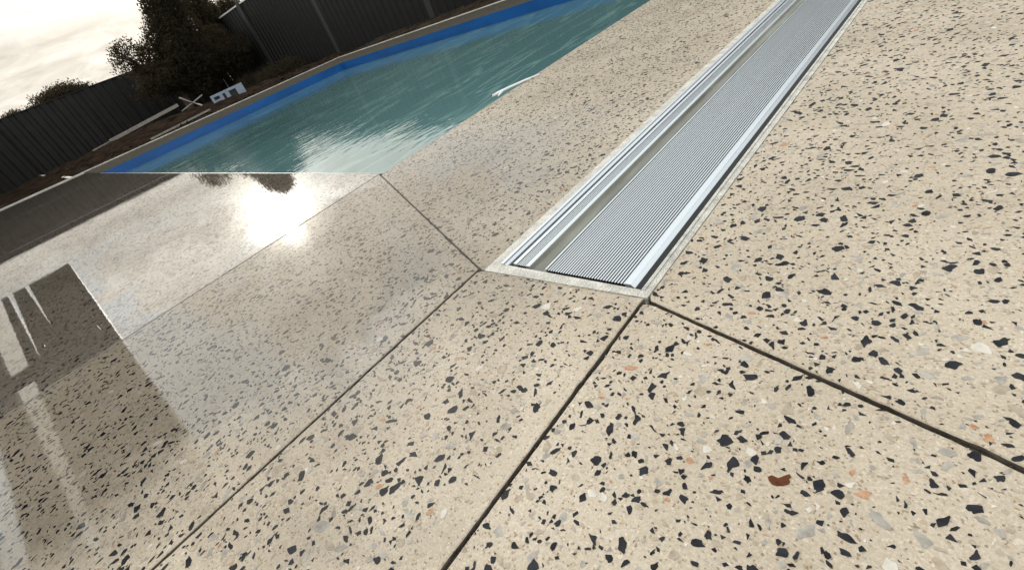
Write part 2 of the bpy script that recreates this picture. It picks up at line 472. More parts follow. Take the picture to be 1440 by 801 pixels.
def build_slab(poly, top=None):
    n = len(poly)
    P = [Vector((p[0] * S, p[1] * S)) for p in poly]
    outer, inner = [], []
    for i in range(n):
        a, b = P[i], P[(i + 1) % n]
        d = b - a
        Ln = d.length
        if Ln < 1e-6:
            continue
        d = d / Ln
        nrm = Vector((-d.y, d.x))                     # inward for a CCW polygon
        t = 0.0
        while t < Ln:
            p = a + d * t
            dc = math.sqrt(p.x ** 2 + p.y ** 2 + S * S)
            near = dc < 2.6
            k = noise.noise(Vector((p.x * 110, p.y * 110, i * 3.7)))
            k2 = noise.noise(Vector((p.x * 38, p.y * 38, i * 1.7)))
            jit = 0.0007 * k + (0.0045 * max(0, k2 - 0.35)) if near and 0.004 < t < Ln - 0.004 else 0.0
            bev = 0.0013 if near else 0.003
            if t == 0.0:
                dp = (a - P[i - 1]).normalized()
                npv = Vector((-dp.y, dp.x))
                off = (nrm + npv)
                off = off / max(0.35, off.length_squared) * 2
                outer.append(p); inner.append(p + off * bev)
            else:
                outer.append(p + nrm * jit); inner.append(p + nrm * (jit + bev * (1 + 0.5 * k)))
            t += max(0.0035, (dc - 0.35) * 0.012) if near else max(0.4, dc * 0.1)
    m = len(outer)
    vs = [(p.x, p.y, 0.0) for p in inner] + [(p.x, p.y, -0.0012) for p in outer] + [(p.x, p.y, -0.10) for p in outer]
    fs = [tuple(range(m))]
    for i in range(m):
        j = (i + 1) % m
        fs.append((m + i, m + j, j, i))
        fs.append((2 * m + i, 2 * m + j, m + j, m + i))
    return mesh_obj('concrete_slab', vs, fs, [top or M_CEMENT, M_SIDE], deck, [0] + [0, 1] * m)


def clip(poly, conv, inset):
    out_ = poly
    n = len(conv)
    for i in range(n):
        ax, ay = conv[i]; bx, by = conv[(i + 1) % n]
        dx, dy = bx - ax, by - ay
        l = math.hypot(dx, dy)
        if l < 1e-9: continue
        nx, ny = -dy / l, dx / l
        c = nx * ax + ny * ay + inset
        res = []
        m = len(out_)
        for k in range(m):
            p = out_[k]; q = out_[(k + 1) % m]
            dp = nx * p[0] + ny * p[1] - c; dq = nx * q[0] + ny * q[1] - c
            if dp >= 0: res.append(p)
            if (dp > 0) != (dq > 0) and abs(dp - dq) > 1e-12:
                t = dp / (dp - dq)
                res.append((p[0] + (q[0] - p[0]) * t, p[1] + (q[1] - p[1]) * t))
        out_ = res
        if len(out_) < 3: return []
    return out_


def inside(conv, x, y, marg):
    n = len(conv)
    for i in range(n):
        ax, ay = conv[i]; bx, by = conv[(i + 1) % n]
        dx, dy = bx - ax, by - ay
        l = math.hypot(dx, dy)
        if l < 1e-9: continue
        if (-dy * (x - ax) + dx * (y - ay)) / l < marg: return False
    return True


def stone_outline(size, rng, detail):
    """angular crushed-stone outline, metres"""
    k = rng.choice((3, 4, 4, 5, 5, 6))
    asp = rng.uniform(0.36, 0.95)
    a0 = rng.uniform(0, 6.28)
    pts = []
    for i in range(k):
        t = 2 * math.pi * (i + rng.uniform(-0.40, 0.40)) / k
        r = size * 0.5 * rng.uniform(0.68, 1.25)
        pts.append((r * math.cos(t), r * math.sin(t) * asp))
    if detail:
        q = []
        for i in range(k):
            a = pts[i]; b = pts[(i + 1) % k]
            for f in (0.12, 0.5, 0.88):
                j = size * (0.03 if f != 0.5 else 0.075)
                q.append((a[0] + (b[0] - a[0]) * f + rng.uniform(-j, j), a[1] + (b[1] - a[1]) * f + rng.uniform(-j, j)))
        pts = q
    ca, sa = math.cos(a0), math.sin(a0)
    return [(x * ca - y * sa, x * sa + y * ca) for x, y in pts]


# the camera's view of the deck, in image fractions, so that stones are only made where the picture (or a
# camera a step aside) can see them
def seen(x, y):
    p = Vector((x * S, y * S, 0)) - CAM
    z = p.dot(Fv)
    if z < 0.05: return False
    u = p.dot(Rv) / z * 659.4 / 720; v = p.dot(Uv) / z * 659.4 / 400
    return abs(u) < 1.35 and abs(v) < 1.5


rng = random.Random(11)
slab_objs = [build_slab(p, M_BACKLIT if i >= 9 else None) for i, p in enumerate(slabs)]
slab_m = [[(x * S, y * S) for x, y in p] for p in slabs]
grid = {}
CELL = 0.012
chips = []                     # (screen size, slab, outline in world, material, z)


def try_place(x, y, r, slabi=None):
    cx, cy = int(math.floor(x / CELL)), int(math.floor(y / CELL))
    for i in range(cx - 2, cx + 3):
        for j in range(cy - 2, cy + 3):
            for (px, py, pr) in grid.get((i, j), ()):
                if (px - x) ** 2 + (py - y) ** 2 < (pr + r) ** 2:
                    return False
    grid.setdefault((cx, cy), []).append((x, y, r))
    return True


def scatter(count_per_h2, sizes, mats, ymax, rmax, clump):
    """count per plan-unit square"""
    # sample in rings so that density stays even
    x0, x1, y0, y1 = max(-rmax, -12), 5.2, -3.5, ymax
    n = int((x1 - x0) * (y1 - y0) * count_per_h2)
    for _ in range(n):
        x = rng.uniform(x0, x1); y = rng.uniform(y0, y1)
        if x * x + y * y > rmax * rmax or not seen(x, y): continue
        if clump:
            k = noise.noise(Vector((x * 7.5, y * 7.5, 4.0))) * 0.9 + noise.noise(Vector((x * 22, y * 22, 9.0))) * 0.8
            if rng.random() > 0.64 + k * clump: continue
        X, Y = x * S, y * S
        dc = dist_cam(x, y)
        size = sizes(rng)
        if size / dc * 470 < 0.9 and rng.random() < 0.3: continue
        for si, poly in enumerate(slab_m):
            if inside(poly, X, Y, 0.0016):
                break
        else:
            continue
        if not try_place(X, Y, size * 0.31): continue
        ol = [(X + a, Y + b) for a, b in stone_outline(size, rng, size / dc * 470 > 7)]
        clipped = False
        if not inside(poly, X, Y, size * 0.6):
            ol = clip(ol, poly, 0.0007); clipped = True
        if len(ol) < 3: continue
        chips.append([size / dc, si, ol, rng.choices(range(6), mats)[0], clipped, (X, Y)])


# a few stones placed as in the photograph
def hand(x, y, outline, mat):
    X, Y = x * S, y * S
    for si, poly in enumerate(slab_m):
        if inside(poly, X, Y, 0.002):
            try_place(X, Y, 0.008)
            chips.append([9.0, si, [(X + a, Y + b) for a, b in outline], mat, False, (X, Y)])
            return


def along(pts, sx, sy):
    # outline given in picture axes (right, up) turned onto the deck
    r = Vector((Rv.x, Rv.y)).normalized(); u = Vector((-r.y, r.x))
    return [tuple((r * a * sx + u * b * sy)) for a, b in pts]


leaf_ol = along([(-1, .15), (-.92, .55), (-.55, .62), (-.1, .25), (.25, .3), (.6, .38), (.98, .42), (1, .1), (.72, -.02), (.7, -.3), (.45, -.5), (-.1, -.52), (-.6, -.42), (-.9, -.2)], .0093, .0098)
hand(-0.1804, 0.5805, leaf_ol, 5)
hand(0.0784, 1.0728, stone_outline(0.020, rng, True), 3)
hand(-0.076, 0.660, stone_outline(0.012, rng, True), 4)
hand(-0.115, 0.495, stone_outline(0.019, rng, True), 1)
hand(-0.02, 0.58, stone_outline(0.022, rng, True), 1)
hand(0.035, 0.575, stone_outline(0.016, rng, True), 1)

sz_black = lambda r: min(0.0175, 0.0046 + r.expovariate(1 / 0.0040))
sz_small = lambda r: r.uniform(0.0018, 0.0042)
sz_grey = lambda r: min(0.022, 0.005 + r.expovariate(1 / 0.0048))
scatter(1550, sz_black, [1, 0, 0, 0, 0, 0], 9.0, 10.5, 0.62)
scatter(850, sz_grey, [0, .46, .37, .10, .05, .004], 4.5, 4.5, 0)
scatter(1500, sz_small, [.32, .27, .27, .05, .09, 0], 2.2, 2.6, 0)

chips.sort(key=lambda c: -c[0])


def prism(ol, z1, z0, cx=0.0, cy=0.0):
    m = len(ol)
    ar = sum(ol[i][0] * ol[(i + 1) % m][1] - ol[(i + 1) % m][0] * ol[i][1] for i in range(m))
    if ar < 0: ol = ol[::-1]
    vs = [(x - cx, y - cy, z1) for x, y in ol] + [(x - cx, y - cy, z0) for x, y in ol]
    fs = [tuple(range(m))] + [(m + i, m + (i + 1) % m, (i + 1) % m, i) for i in range(m)]
    return vs, fs


groups = {}
for rank, (ss, si, ol, mt, clipped, (X, Y)) in enumerate(chips):
    ztop = 0.00012 + 0.00030 * rng.random()
    if rank < 300:
        vs, fs = prism(ol, ztop, -0.0005, X, Y)
        me = bpy.data.meshes.new('stone_chip')
        me.from_pydata(vs, [], fs)
        me.materials.append(STONES[mt])
        o = bpy.data.objects.new('stone_chip', me)
        o.location = (X, Y, 0)
        COL.objects.link(o)
        o.parent = slab_objs[si]
    else:
        vs, fs = prism(ol, ztop, -0.0005)
        G = groups.setdefault(si, MB())
        G.add(vs, fs, mt)
for si, G in groups.items():
    o = G.build('stone_chips', STONES, slab_objs[si])
    o['kind'] = 'stuff'
print('chips', len(chips))

# dirty beds of the saw-cut joints, 8 mm down
jb = MB()


def bed(a, b, wd=0.02, z=-0.0075):
    a = V(*a); b = V(*b)
    d = (b - a); Ln = d.length; d.normalize(); s_ = Vector((-d.y, d.x, 0)) * wd
    k = max(2, int(min(Ln, 3.0) / 0.012))
    vs = []; fs = []
    for i in range(k + 1):
        t = (i / k) ** 1.0
        p = a + d * Ln * t
        zz_ = z + 0.0022 * noise.noise(p * 40)
        vs += [(p.x + s_.x, p.y + s_.y, zz_), (p.x - s_.x, p.y - s_.y, zz_)]
    fs = [(2 * i, 2 * i + 1, 2 * i + 3, 2 * i + 2) for i in range(k)]
    jb.add(vs, fs)


def cutbed(a, b, **k):
    bed(a, b, wd=0.0045, **k)


cutbed((J1, -6), (J1, PY0))
cutbed((J2, -2), (J2, 1.0))
cutbed((J3, -2), (J3, 0.998))
cutbed((J1 + .04, 1.832), (-1.476, 0.998), z=-.003)
cutbed((-0.69, 1.012), (4.5, diag5(4.5)))
cutbed((-10.8, -8), (-10.8, PY0)); cutbed((-18.05, -8), (-18.05, PY0))
cutbed((TX1, 3.934), (8, 3.934)); cutbed((XL, PY0 + g), (PX0, PY0 + g))
cutbed((PX0, PY1), (PX0, YT)); cutbed((-12.9 + g, PY1), (-12.9 + g, YT))
jo = jb.build('joint_dirt', M_JOINT, deck)
# loose dirt crumbs lying in the joints
cr = MB()
for (a, b) in (((J3, -.4), (J3, 0.98)), ((J2, -.5), (J2, 1.0)), ((-0.67, 1.006), (0.9, diag5(.9)))):
    for i in range(420):
        t = rng.random(); x = a[0] + (b[0] - a[0]) * t; y = a[1] + (b[1] - a[1]) * t
        x = x * S + rng.gauss(0, .0011); y = y * S + rng.gauss(0, .0011)
        r = rng.uniform(.0005, .0016); z = -0.0055 + rng.uniform(-.001, .0025)
        vs = [(x + r * rng.uniform(.6, 1), y, z), (x, y + r * rng.uniform(.6, 1), z), (x - r, y, z), (x, y - r, z), (x, y, z + r), (x, y, z - r)]
        cr.add(vs, [(0, 1, 4), (1, 2, 4), (2, 3, 4), (3, 0, 4), (1, 0, 5), (2, 1, 5), (3, 2, 5), (0, 3, 5)])
co = cr.build('joint_crumbs', M_JOINT, deck)
co['kind'] = 'stuff'

# raised lip whitened to stand in for the sun highlight on the deck edge, and the strip carried on to the fence
lip = MB()
z0 = -0.02
lip.box((XL - .09) * S, (XL - .002) * S, YB * S, (YT + .09) * S, -0.08, 0.014)
lip.box((XL - .002) * S, 3 * S, (YT + .002) * S, (YT + .09) * S, -0.08, 0.014)
M_LIP = simple('edging_highlight_pale', (0.75, 0.71, 0.64), 0.3, var=0.25, scale=6)
edge = lip.build('deck_edge_highlight', M_LIP, deck)
e2 = MB(); e2.box(-50.5 * S, (XL - .17) * S, 1.40 * S, 1.52 * S, -0.08, 0.012)
tag(e2.build('edge_highlight_strip', M_LIP), 'pale strip standing in for the edge highlight, running from the deck corner to the left fence', 'edging')

# ------------------------------------------------------------------ aluminium floor track
track = tag(empty('floor_track', V(-1.08, 1.04, 0)), 'long ribbed aluminium floor track let into the terrazzo beside the pool', 'floor track')
to = track.location
y0, y1 = TY + 0.030, 14.4


def strip(name, x0, x1, za, zb, mat, ya=None, yb=None):
    m = MB(); m.box(x0 * S, x1 * S, (ya or y0) * S, (yb or y1) * S, za, zb)
    o = m.build(name, mat, track); o.matrix_parent_inverse = Matrix.Translation(-to)
    return o


def profile(name, pts, mat, ya=None, yb=None, cap=True):
    """pts: open top profile (x plan, z metres), extruded along the track down to z=-0.03"""
    ya = (ya or y0) * S; yb = (yb or y1) * S
    n = len(pts)
    vs = [(x * S, ya, z) for x, z in pts] + [(x * S, yb, z) for x, z in pts]
    vs += [(x * S, ya, -0.028) for x, z in pts]
    fs = [(i, i + 1, n + i + 1, n + i) for i in range(n - 1)]
    fs += [(2 * n + i, 2 * n + i + 1, i + 1, i) for i in range(n - 1)]
    o = mesh_obj(name, vs, fs, mat, track)
    o.matrix_parent_inverse = Matrix.Translation(-to)
    return o


def ribs(x0, x1, k, zt=-0.0012, dep=0.0042):
    p = (x1 - x0) / k
    pts = []
    for i in range(k):
        a = x0 + i * p
        pts += [(a, zt - dep), (a + p * .36, zt - dep), (a + p * .44, zt), (a + p * .96, zt)]
    pts.append((x1, zt - dep))
    return pts


# mortar border
mo = MB()
mo.box((TX0 + .001) * S, -1.405 * S, (y0 + .0) * S, y1 * S, -0.05, 0.0006)
mo.box(-0.7245 * S, (TX1 - .0015) * S, y0 * S, y1 * S, -0.05, 0.0006)
mo.box(-0.738 * S, -0.7265 * S, y0 * S, y1 * S, -0.05, 0.0014)
vs = [V(TX0 + .001, TY - .029), V(TX1 - .0015, TY - .003), V(TX1 - .0015, y0), V(TX0 + .001, y0)]
vs = [Vector((v.x, v.y, .0006)) for v in vs] + [Vector((v.x, v.y, -.05)) for v in vs]
mo.add(vs, [(0, 1, 2, 3), (4, 5, 1, 0), (5, 6, 2, 1), (6, 7, 3, 2), (7, 4, 0, 3)])
o = mo.build('mortar_border', M_MORTAR, track); o.matrix_parent_inverse = Matrix.Translation(-to)
strip('side_rail', -1.404, -1.388, -0.05, 0.0025, M_ALU)
profile('side_rail', [(-1.388, -.001), (-1.376, -.004), (-1.375, -.02)], M_ALU)
ye = y0 + .018
profile('edge_bead', [(-1.347, -.012), (-1.3465, .0), (-1.328, .0), (-1.3275, -.004)], M_ALU, ye)
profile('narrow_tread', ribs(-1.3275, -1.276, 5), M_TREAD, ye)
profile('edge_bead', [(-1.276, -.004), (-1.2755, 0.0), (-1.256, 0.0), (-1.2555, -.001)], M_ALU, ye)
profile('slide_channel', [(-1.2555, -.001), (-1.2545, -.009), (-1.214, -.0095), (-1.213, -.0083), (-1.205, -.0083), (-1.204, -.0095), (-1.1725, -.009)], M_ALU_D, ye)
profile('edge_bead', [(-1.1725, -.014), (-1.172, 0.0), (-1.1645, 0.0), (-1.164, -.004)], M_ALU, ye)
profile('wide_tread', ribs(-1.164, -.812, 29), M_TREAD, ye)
profile('edge_bead', [(-.812, -.0036), (-.8115, -.0002), (-.789, -.0002), (-.7865, -.0015), (-.7745, -.006), (-.774, -.028)], M_ALU, ye)
strip('drain_gap_shade', -1.375, -0.738, -0.05, -0.0285, M_BLACKGAP, y0)
strip('gap_shade_strip', -1.3745, -1.3475, -0.028, -0.008, M_BLACKGAP, ye)  # dark strips laid in the gaps in place of their shade
strip('gap_shade_strip', -.7735, -.7385, -0.028, -0.0055, M_BLACKGAP, ye)
strip('gap_shade_strip', -1.3745, -.7385, -0.028, -0.007, M_BLACKGAP, y0 + .012, ye - .001)
m = MB(); m.box(-1.404 * S, -.737 * S, (y0 + .0004) * S, (y0 + .005) * S, -.05, -.003)
o = m.build('end_plate', M_ALU_D, track); o.matrix_parent_inverse = Matrix.Translation(-to)

# ------------------------------------------------------------------ pool
pool = tag(empty('swimming_pool', V((PX0 + PX1) / 2, (PY0 + PY1) / 2, 0)), kind='structure')
ZW = -0.29
pm = MB()
e = 0.004
X0, X1, Y0_, Y1_ = PX0 * S, PX1 * S, PY0 * S, PY1 * S
zb = -1.3
pm.add([(X0, Y0_, -.004), (X1, Y0_, -.004), (X1, Y1_, -.004), (X0, Y1_, -.004), (X0, Y0_, zb), (X1, Y0_, zb), (X1, Y1_, zb), (X0, Y1_, zb)],
       [(0, 4, 5, 1), (1, 5, 6, 2), (2, 6, 7, 3), (3, 7, 4, 0), (4, 7, 6, 5)])
# liner sits 3 mm inside the slab edges
for v in pm.v:
    v.x += .003 if v.x < -4 else -.003
    v.y += .003 if v.y < 2 else -.003
o = pm.build('pool_liner', M_BLUE, pool); o.matrix_parent_inverse = Matrix.Translation(-pool.location)


# rounded pale nosing of the slabs along the two near pool edges
ns = MB()
arc = [(math.sin(a) * .009, -.009 + math.cos(a) * .009) for a in (0, .4, .8, 1.2, 1.57)]
prof = [(0.0, -.0025)] + [(o_ + .0005, z_ + .0004) for o_, z_ in arc] + [(.0095, -.05)]
def nose(a, b, outv):
    a = V(*a); b = V(*b); k = len(prof); steps = 60
    vs = []
    for i in range(steps + 1):
        p = a.lerp(b, i / steps)
        w_ = .0012 * noise.noise(p * 9)
        vs += [p + Vector(outv) * (o_ + w_) + Vector((0, 0, z_ + w_ * .3)) for o_, z_ in prof]
    ns.add(vs, [(i * k + j, (i + 1) * k + j, (i + 1) * k + j + 1, i * k + j + 1) for i in range(steps) for j in range(k - 1)])
nose((PX0, PY0), (PX1 - .02, PY0), (0, 1, 0))
nose((PX1, PY1), (PX1, PY0 - .01), (-1, 0, 0))
M_NOSE = simple('pale_concrete_nosing', (0.32, 0.30, 0.265), 0.4, var=0.3, scale=30)
ns.build('edge_nosing', M_NOSE, deck, smooth=True)


def water_mat():
    m, nt, b = new_mat('pool_water')
    g_ = N(nt, 'ShaderNodeNewGeometry'); pos = g_.outputs['Position']
    n = N(nt, 'ShaderNodeTexNoise', i_Scale=0.5, i_Detail=3.0); L(nt, pos, n.inputs['Vector'])
    # fence-rib reflections painted as paler streaks into the water colour
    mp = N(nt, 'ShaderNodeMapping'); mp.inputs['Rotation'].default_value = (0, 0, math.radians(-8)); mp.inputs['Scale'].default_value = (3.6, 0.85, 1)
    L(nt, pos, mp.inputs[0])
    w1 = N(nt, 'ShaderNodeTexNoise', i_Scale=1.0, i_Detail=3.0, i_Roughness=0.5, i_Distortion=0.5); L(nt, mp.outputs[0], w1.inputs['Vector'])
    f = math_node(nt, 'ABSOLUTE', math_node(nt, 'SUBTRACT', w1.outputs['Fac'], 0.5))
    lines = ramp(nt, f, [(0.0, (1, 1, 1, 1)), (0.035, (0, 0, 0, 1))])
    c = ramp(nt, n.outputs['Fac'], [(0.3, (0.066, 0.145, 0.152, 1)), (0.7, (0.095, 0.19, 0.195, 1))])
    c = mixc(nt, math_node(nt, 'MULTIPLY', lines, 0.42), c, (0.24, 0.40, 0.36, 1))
    L(nt, c, b.inputs['Base Color'])
    b.inputs['Roughness'].default_value = 0.03
    b.inputs['IOR'].default_value = 1.33
    # small wind ripple
    mq = N(nt, 'ShaderNodeMapping'); mq.inputs['Rotation'].default_value = (0, 0, math.radians(-10)); mq.inputs['Scale'].default_value = (1.0, 0.45, 1)
    L(nt, pos, mq.inputs[0])
    r1 = N(nt, 'ShaderNodeTexNoise', i_Scale=7.0, i_Detail=2.5, i_Roughness=0.5, i_Distortion=0.3); L(nt, mq.outputs[0], r1.inputs['Vector'])
    r2 = N(nt, 'ShaderNodeTexNoise', i_Scale=1.7, i_Detail=2.0); L(nt, mq.outputs[0], r2.inputs['Vector'])
    h = math_node(nt, 'ADD', math_node(nt, 'MULTIPLY', r1.outputs['Fac'], 0.0017), math_node(nt, 'MULTIPLY', r2.outputs['Fac'], 0.0022))
    r3 = N(nt, 'ShaderNodeTexNoise', i_Scale=26.0, i_Detail=2.0); L(nt, mq.outputs[0], r3.inputs['Vector'])
    h = math_node(nt, 'ADD', h, math_node(nt, 'MULTIPLY', r3.outputs['Fac'], 0.0009))
    bp = N(nt, 'ShaderNodeBump', i_Strength=1.0, i_Distance=1.0); L(nt, h, bp.inputs['Height'])
    L(nt, bp.outputs[0], b.inputs['Normal'])
    return m


wv, wf = [], []
nx, ny = 200, 120
for j in range(ny + 1):
    for i in range(nx + 1):
        x = X0 + .004 + (X1 - X0 - .008) * i / nx; y = Y0_ + .004 + (Y1_ - Y0_ - .008) * j / ny
        wv.append((x, y, ZW * S + .002 * noise.noise(Vector((x * 1.8, y * 1.1, 0)))))
for j in range(ny):
    for i in range(nx):
        a = j * (nx + 1) + i
        wf.append((a, a + 1, a + nx + 2, a + nx + 1))
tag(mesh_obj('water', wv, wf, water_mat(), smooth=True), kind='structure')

# ------------------------------------------------------------------ ground around the deck
ZG = -0.05
gm = MB()
B = 260.0
hx0, hx1, hy0, hy1 = (XL - .1) * S, XR * S, YB * S, (YT + .1) * S
for (a, b, c, d) in ((-B, hx0, -B, B), (hx1, B, -B, B), (hx0, hx1, -B, hy0), (hx0, hx1, hy1, B)):
    gm.add([(a, c, ZG), (b, c, ZG), (b, d, ZG), (a, d, ZG)], [(0, 1, 2, 3)])
tag(gm.build('ground', M_DIRT), kind='structure')

# heaped soil between the deck and the fences
sv, sf = [], []
nx, ny = 90, 120
gx0, gx1, gy0, gy1 = -50.8, -25.7, -2.0, 17.8
for j in range(ny + 1):
    for i in range(nx + 1):
        x = gx0 + (gx1 - gx0) * i / nx; y = gy0 + (gy1 - gy0) * j / ny
        fe = min(1, (gx1 - x) / 3.0) * min(1, (x - gx0) / 2 + .2) * min(1, (y - gy0) / 5) * min(1, (gy1 - y) / 1.5 + .2)
        hgt = 0.10 + 0.32 * math.exp(-((x + 36) / 5.5) ** 2) * math.exp(-((y - 7) / 5.0) ** 2)
        hgt += 0.13 * noise.noise(Vector((x * .5, y * .5, 2))) + 0.09 * noise.noise(Vector((x * 1.6, y * 1.6, 5))) + .05 * noise.noise(Vector((x * 4, y * 4, 5)))
        sv.append(V(x, y, -0.14 + max(0.0, fe) * (0.10 + max(-.05, hgt))))
for j in range(ny):
    for i in range(nx):
        a = j * (nx + 1) + i
        sf.append((a, a + 1, a + nx + 2, a + nx + 1))
tag(mesh_obj('soil_bank', sv, sf, M_DIRT_RED), kind='structure')
# soil strip behind the far edge
sv, sf = [], []
nx, ny = 140, 14
for j in range(ny + 1):
    for i in range(nx + 1):
        x = -25.6 + 34.0 * i / nx; y = 14.66 + 3.3 * j / ny
        sv.append(V(x, y, -0.13 + (0.10 + 0.12 * j / ny + .06 * noise.noise(Vector((x * 1.5, y * 1.5, 3)))) * min(1, j / 2)))
for j in range(ny):
    for i in range(nx):
        a = j * (nx + 1) + i
        sf.append((a, a + 1, a + nx + 2, a + nx + 1))
tag(mesh_obj('soil_strip', sv, sf, M_DIRT), kind='structure')

# ------------------------------------------------------------------ fences


def corrugated(name, parent, A, Bp, zb_, zt, pitch=0.19, depth=0.028):
    A = Vector(A); Bp = Vector(Bp)
    d = Bp - A; Ln = d.length; d.normalize(); n = Vector((-d.y, d.x, 0))
    pts = []
    t = 0.0
    prof = ((0, 0), (.3, 0), (.42, 1), (.88, 1))
    while t < Ln:
        for f, k in prof:
            if t + f * pitch <= Ln: pts.append((t + f * pitch, k * depth))
        t += pitch
    pts.append((Ln, 0))
    vs = [A + d * a + n * k + Vector((0, 0, zb_)) for a, k in pts] + [A + d * a + n * k + Vector((0, 0, zt)) for a, k in pts]
    m = len(pts)
    return mesh_obj(name, vs, [(i, i + 1, m + i + 1, m + i) for i in range(m - 1)], M_FENCE, parent)


lf = tag(empty('steel_fence', V(-51.0, 1, 0)), 'dark corrugated steel fence at the left, in deep shade below the clouds', 'fence')
y = -26.0
inv = Matrix.Translation(-lf.location)
while y < 17.5:
    yn = min(y + 5.5, 18.0)
    corrugated('fence_panel', lf, V(-51, yn), V(-51, y), -0.1, 4.10 * S, pitch=.36).matrix_parent_inverse = inv
    m = MB(); m.box(-51.0 * S - .08, -51.0 * S - .035, (y - .1) * S, (y + .1) * S, -.1, 4.13 * S)
    m.build('fence_post', M_POST, lf).matrix_parent_inverse = inv
    y += 5.5
m = MB(); m.box(-51.0 * S - .03, -51 * S + .045, -26 * S, 17.93 * S, 4.09 * S, 4.16 * S)
m.build('top_rail', M_FENCE, lf).matrix_parent_inverse = inv

bf = tag(empty('steel_fence', V(-20, 18, 0)), 'tall dark corrugated steel fence behind the far side of the pool', 'fence')
inv = Matrix.Translation(-bf.location)
xs = [-50.8, -41.0, -31.0, -21.0, -11.0, -1.0, 9.0]
for a, b in zip(xs[:-1], xs[1:]):
    corrugated('fence_panel', bf, V(a, 18), V(b, 18), -0.1, 5.05 * S, pitch=0.25, depth=-.030).matrix_parent_inverse = inv
    m = MB(); m.box((a + .2) * S, (b - .2) * S, 18 * S - .045, 18 * S + .045, 5.04 * S, 5.13 * S)
    m.build('top_rail', M_CAP if a < -30 else M_FENCE, bf).matrix_parent_inverse = inv
for a in xs[1:]:
    m = MB(); m.box((a - .22) * S, (a + .22) * S, 18 * S - (.09 if a == -41.0 else .036), 18 * S + .03, -.1, 5.30 * S)
    m.build('fence_post', M_POST, bf).matrix_parent_inverse = inv


# ------------------------------------------------------------------ trees
def leaf_cloud(lobes, n, size, rg, core=0.0, twig=True):
    """lobes: (centre, radii, weight); leaves in small sprays on the shell and inside of the lobes"""
    m = MB()
    tot = sum(l[2] for l in lobes)
    V_, F_ = [], []
    for c, r, wt in lobes:
        k = int(n * wt / tot / 7)
        for _ in range(k):
            while True:
                p = Vector((rg.uniform(-1, 1), rg.uniform(-1, 1), rg.uniform(-1, 1)))
                if 0.02 < p.length < 1: break
            q = p.normalized() * (p.length ** 0.55)
            s_ = noise.noise(q * 2.3 + Vector((wt * 9, 0, c[0]))) * .5 + noise.noise(q * 6 + Vector((wt * 9, 0, c[0]))) * .22
            q = q * (1 + s_)
            ctr = Vector(c) + Vector((q.x * r[0], q.y * r[1], q.z * r[2]))
            for j in range(7):
                o_ = ctr + Vector((rg.gauss(0, 1), rg.gauss(0, 1), rg.gauss(0, 1))) * size * 1.5
                d = Vector((rg.gauss(0, 1), rg.gauss(0, 1), rg.gauss(0, 1))).normalized()
                e_ = d.orthogonal().normalized()
                sz = size * rg.uniform(.6, 1.35)
                b = len(V_)
                V_ += [o_ - d * sz, o_ + e_ * sz * .42, o_ + d * sz, o_ - e_ * sz * .42]
                F_.append((b, b + 1, b + 2, b + 3))
    return V_, F_


def tree(label, base, trunk_pts, lobes, n, size, mat, seed, cat='tree', group=None):
    rg = random.Random(seed)
    t = tag(empty('tree' if cat == 'tree' else 'bush', base), label, cat, group)
    m = MB()
    for pts, rs in trunk_pts: m.tube(pts, rs, 7)
    m.build('trunk', M_BARK, t).matrix_parent_inverse = Matrix.Translation(-Vector(base))
    V_, F_ = leaf_cloud(lobes, n, size, rg)
    c = mesh_obj('crown', V_, F_, mat, t)
    c.matrix_parent_inverse = Matrix.Translation(-Vector(base))
    return t


# direction helper: the point on a ray from the camera at azimuth/elevation, at a plan distance
def pol(az, el, D):
    a = math.radians(az)
    return Vector((-math.sin(a) * D * S, math.cos(a) * D * S, S + D * S * math.tan(math.radians(el))))


D = 46
b0 = pol(75.2, 0, D); b0.z = 0.0
P_ = lambda az, el, d=D: pol(az, el, d)
# main dark tree standing in the fence corner
lob = [((P_(72.3, 2.3)), (1.1, 1.5, .8), 4.0), ((P_(72.6, 4.5)), (.8, .78, .9), 3.4), ((P_(72.1, 6.6)), (.6, .55, .75), 1.9), ((P_(72.0, 7.9)), (.35, .4, .4), 0.7),
       ((P_(77.0, 4.7)), (.4, .40, .36), .30), ((P_(77.6, 3.9)), (.35, .36, .3), .16), ((P_(75.3, 3.4)), (.6, .55, .6), .9), ((P_(70.2, 1.7)), (1.0, .95, .65), 1.7), ((P_(75.5, 1.8)), (.6, .9, .5), 1.1)]
tree('large dark dense tree in the corner where the two fences meet', b0,
     [([b0, P_(75.0, 1.5), P_(74.2, 4.0), P_(73.4, 7.5)], [.13, .10, .07, .02]), ([P_(75.1, 1.2), P_(76.4, 3.2), P_(77.2, 4.6)], [.07, .05, .015]),
      ([P_(74.6, 2.5), P_(72.6, 4.2), P_(71.5, 5.6)], [.06, .045, .015])], lob, 46000, .042, M_LEAF, 3)
# thinner tree just right of it
b1 = pol(69.9, 0, 50); b1.z = 0
tree('thin leafed tree showing sky through its crown right of the dense dark tree', b1,
     [([b1, pol(69.9, 2.5, 50), pol(70.0, 6.2, 50)], [.08, .06, .02]), ([pol(69.9, 2.4, 50), pol(68.9, 4.6, 50)], [.05, .012])],
     [((pol(69.4, 5.2, 50)), (.5, .42, .5), 1.4), ((pol(69.4, 3.6, 50)), (.6, 0.6, .6), 1.4), ((pol(70.2, 6.6, 50)), (.4, .4, .4), .7)], 11000, .045, M_LEAF, 5)
b2 = pol(67.3, 0, 60); b2.z = 0
tree('small leafy treetop just above the back fence beside its tall post', b2,
     [([b2, pol(67.3, 3, 60), pol(67.2, 5.4, 60)], [.06, .04, .012])], [((pol(67.4, 5.25, 60)), (.32, .42, .3), 1)], 2200, .05, M_LEAF, 9)
